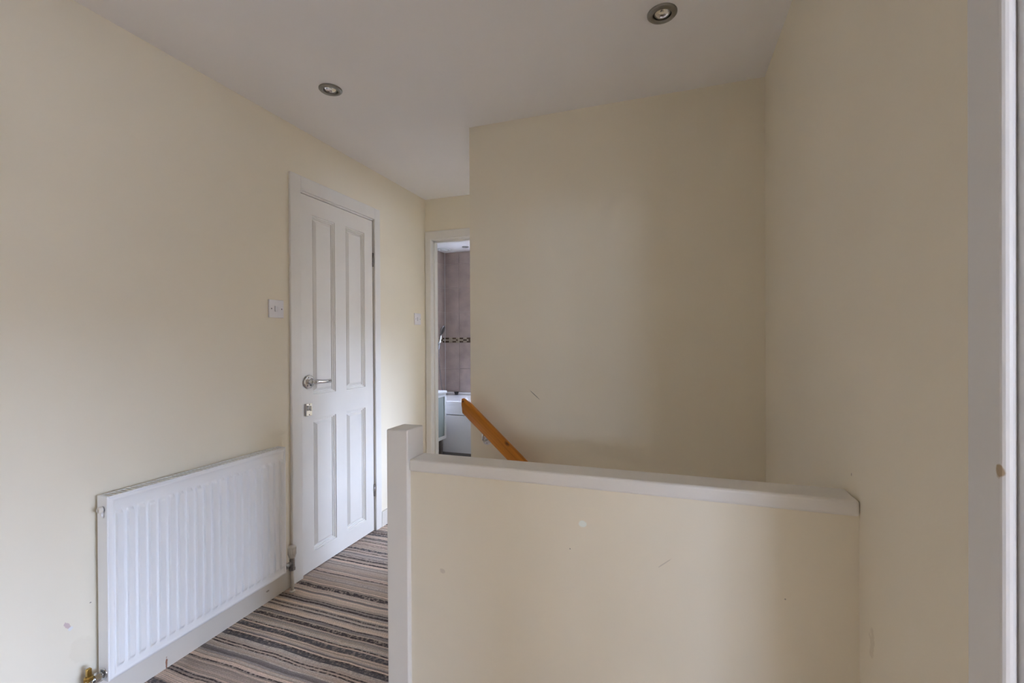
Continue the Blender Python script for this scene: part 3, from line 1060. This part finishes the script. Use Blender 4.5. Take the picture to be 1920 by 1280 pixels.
loops = [rrect(bx0, bx1, by0, by1, 0.012, 0.520), rrect(bx0, bx1, by0, by1, 0.012, 0.553), rrect(bx0 + 0.006, bx1 - 0.006, by0 + 0.006, by1 - 0.006, 0.012, 0.560),
         rrect(bx0 + 0.09, bx1 - 0.06, by0 + 0.055, by1 - 0.055, 0.10, 0.560), rrect(bx0 + 0.10, bx1 - 0.075, by0 + 0.065, by1 - 0.065, 0.11, 0.545),
         rrect(bx0 + 0.16, bx1 - 0.20, by0 + 0.11, by1 - 0.11, 0.12, 0.22), rrect(bx0 + 0.20, bx1 - 0.25, by0 + 0.15, by1 - 0.15, 0.10, 0.17)]
vl = [[bm.verts.new(p) for p in lp] for lp in loops]
for a, b in zip(vl, vl[1:]):
    for k in range(len(a)):
        f = bm.faces.new((a[k], a[(k + 1) % len(a)], b[(k + 1) % len(a)], b[k]))
        f.smooth = True
bm.faces.new(vl[-1])
bath.part('tub', bm, 'bath')
bm = B()
bbox(bm, bx0, bx1, by0 + 0.014, by0 + 0.024, 0.0, 0.408, 0.002)
bbox(bm, bx0, bx1, by0 + 0.004, by0 + 0.022, 0.416, 0.519, 0.003)
bath.part('side_panel', bm, 'bath')
bm = B()
bbox(bm, bx0, bx1, YF - 0.030, YF - 0.009, 0.5605, 0.586, 0.004)
bath.part('wall_upstand', bm, 'bath')
bm = B()
tube(bm, [(-2.48, 5.066, 0.5606), (-2.48, 5.066, 0.592)], [0.022, 0.020], 18)
tube(bm, [(-2.505, 5.064, 0.588), (-2.455, 5.068, 0.588)], 0.009, 12)
bath.part('tap_cap', bm, 'black', label='small black knob on the bath rim')

# cabinet with frosted glass door
cab = Thing('bathroom_cabinet', (-2.46, 4.06, 0.0), 'white bathroom cabinet on legs with green-grey frosted glass door', 'cabinet')
cx0, cx1, cy0, cy1, cz0, cz1 = XF + 0.012, -2.262, 3.75, 4.372, 0.185, 0.668
bm = B()
bbox(bm, cx0, cx1 - 0.020, cy0, cy1, cz0, cz1, 0.002)
cab.part('body', bm, 'cab')
bm = B()
bbox(bm, cx0, cx1 + 0.008, cy0 - 0.008, cy1 + 0.008, cz1 + 0.001, cz1 + 0.024, 0.003)
cab.part('top_board', bm, 'cab')
for ya, yb in ((cy0, (cy0 + cy1) / 2 - 0.001), ((cy0 + cy1) / 2 + 0.001, cy1)):
    bm = B()
    fwid = 0.030
    bx(bm, cx1 - 0.019, cx1, ya, ya + fwid, cz0, cz1)
    bx(bm, cx1 - 0.019, cx1, yb - fwid, yb, cz0, cz1)
    bx(bm, cx1 - 0.019, cx1, ya + fwid, yb - fwid, cz0, cz0 + 0.035)
    bx(bm, cx1 - 0.019, cx1, ya + fwid, yb - fwid, cz1 - 0.035, cz1)
    dr = cab.part('door', bm, 'cab')
    bm = B()
    bx(bm, cx1 - 0.012, cx1 - 0.006, ya + fwid, yb - fwid, cz0 + 0.035, cz1 - 0.035)
    cab.part('pane', bm, 'frost', dr)
for x in (cx0 + 0.03, cx1 - 0.05):
    for y in (cy0 + 0.03, cy1 - 0.03):
        bm = B()
        bbox(bm, x - 0.016, x + 0.016, y - 0.016, y + 0.016, 0.0, cz0 - 0.0005, 0.002)
        cab.part('leg', bm, 'leg')

# shower: riser rail on the left wall with hand shower and hose
sx, sy = XF + 0.055, 4.834
sh = Thing('shower', (sx, sy, 0.62), 'chrome shower riser rail with hand shower and hose on the tiled wall', 'shower')
bm = B()
tube(bm, [(sx, sy, 0.64), (sx, sy, 1.985)], 0.0105, 14)
sh.part('riser_rail', bm, 'steel')
for z in (0.70, 1.955, 2.09):
    bm = B()
    tube(bm, [(XF + 0.007, sy, z), (sx + 0.004, sy, z)], 0.011, 14)
    lathe(bm, [(0, 0), (0.022, 0), (0.022, 0.004), (0.012, 0.008)], (XF + 0.0075, sy, z), (1, 0, 0), 18)
    if z > 2:
        tube(bm, [(sx, sy, 1.95), (sx, sy, 2.09)], 0.006, 12)
    sh.part('wall_bracket', bm, 'black' if z > 1 else 'steel')
bm = B()
bbox(bm, sx - 0.014, sx + 0.036, sy - 0.016, sy + 0.024, 1.170, 1.206, 0.006)
sh.part('slider', bm, 'steel')
hb, ht = Vector((sx + 0.024, sy + 0.006, 1.120)), Vector((sx + 0.040, sy + 0.030, 1.300))
bm = B()
tube(bm, [hb, hb.lerp(ht, 0.5), ht], [0.010, 0.0125, 0.014], 14)
hand = sh.part('hand_shower', bm, 'chrome')
bm = B()
face = Vector((0.93, 0.18, -0.32)).normalized()
hc = ht + Vector((0.012, 0.022, 0.050))
lathe(bm, [(0.0, -0.024), (0.026, -0.021), (0.054, -0.007), (0.058, 0.003), (0.052, 0.007)], hc, face, 28)
sh.part('spray_head', bm, 'steel', hand)
bm = B()
lathe(bm, [(0.0523, 0.0065), (0.0, 0.0075)], hc, face, 28)
sh.part('spray_plate', bm, 'black', hand)
bm = B()
pts = []
for k in range(15):
    t = k / 14
    pts.append((sx + 0.024 + 0.01 * math.sin(t * 3), sy + 0.006 - 0.015 * math.sin(t * math.pi) + 0.085 * t * t, 1.120 - 0.52 * t))
tube(bm, pts, 0.0058, 10)
sh.part('hose', bm, 'steel')
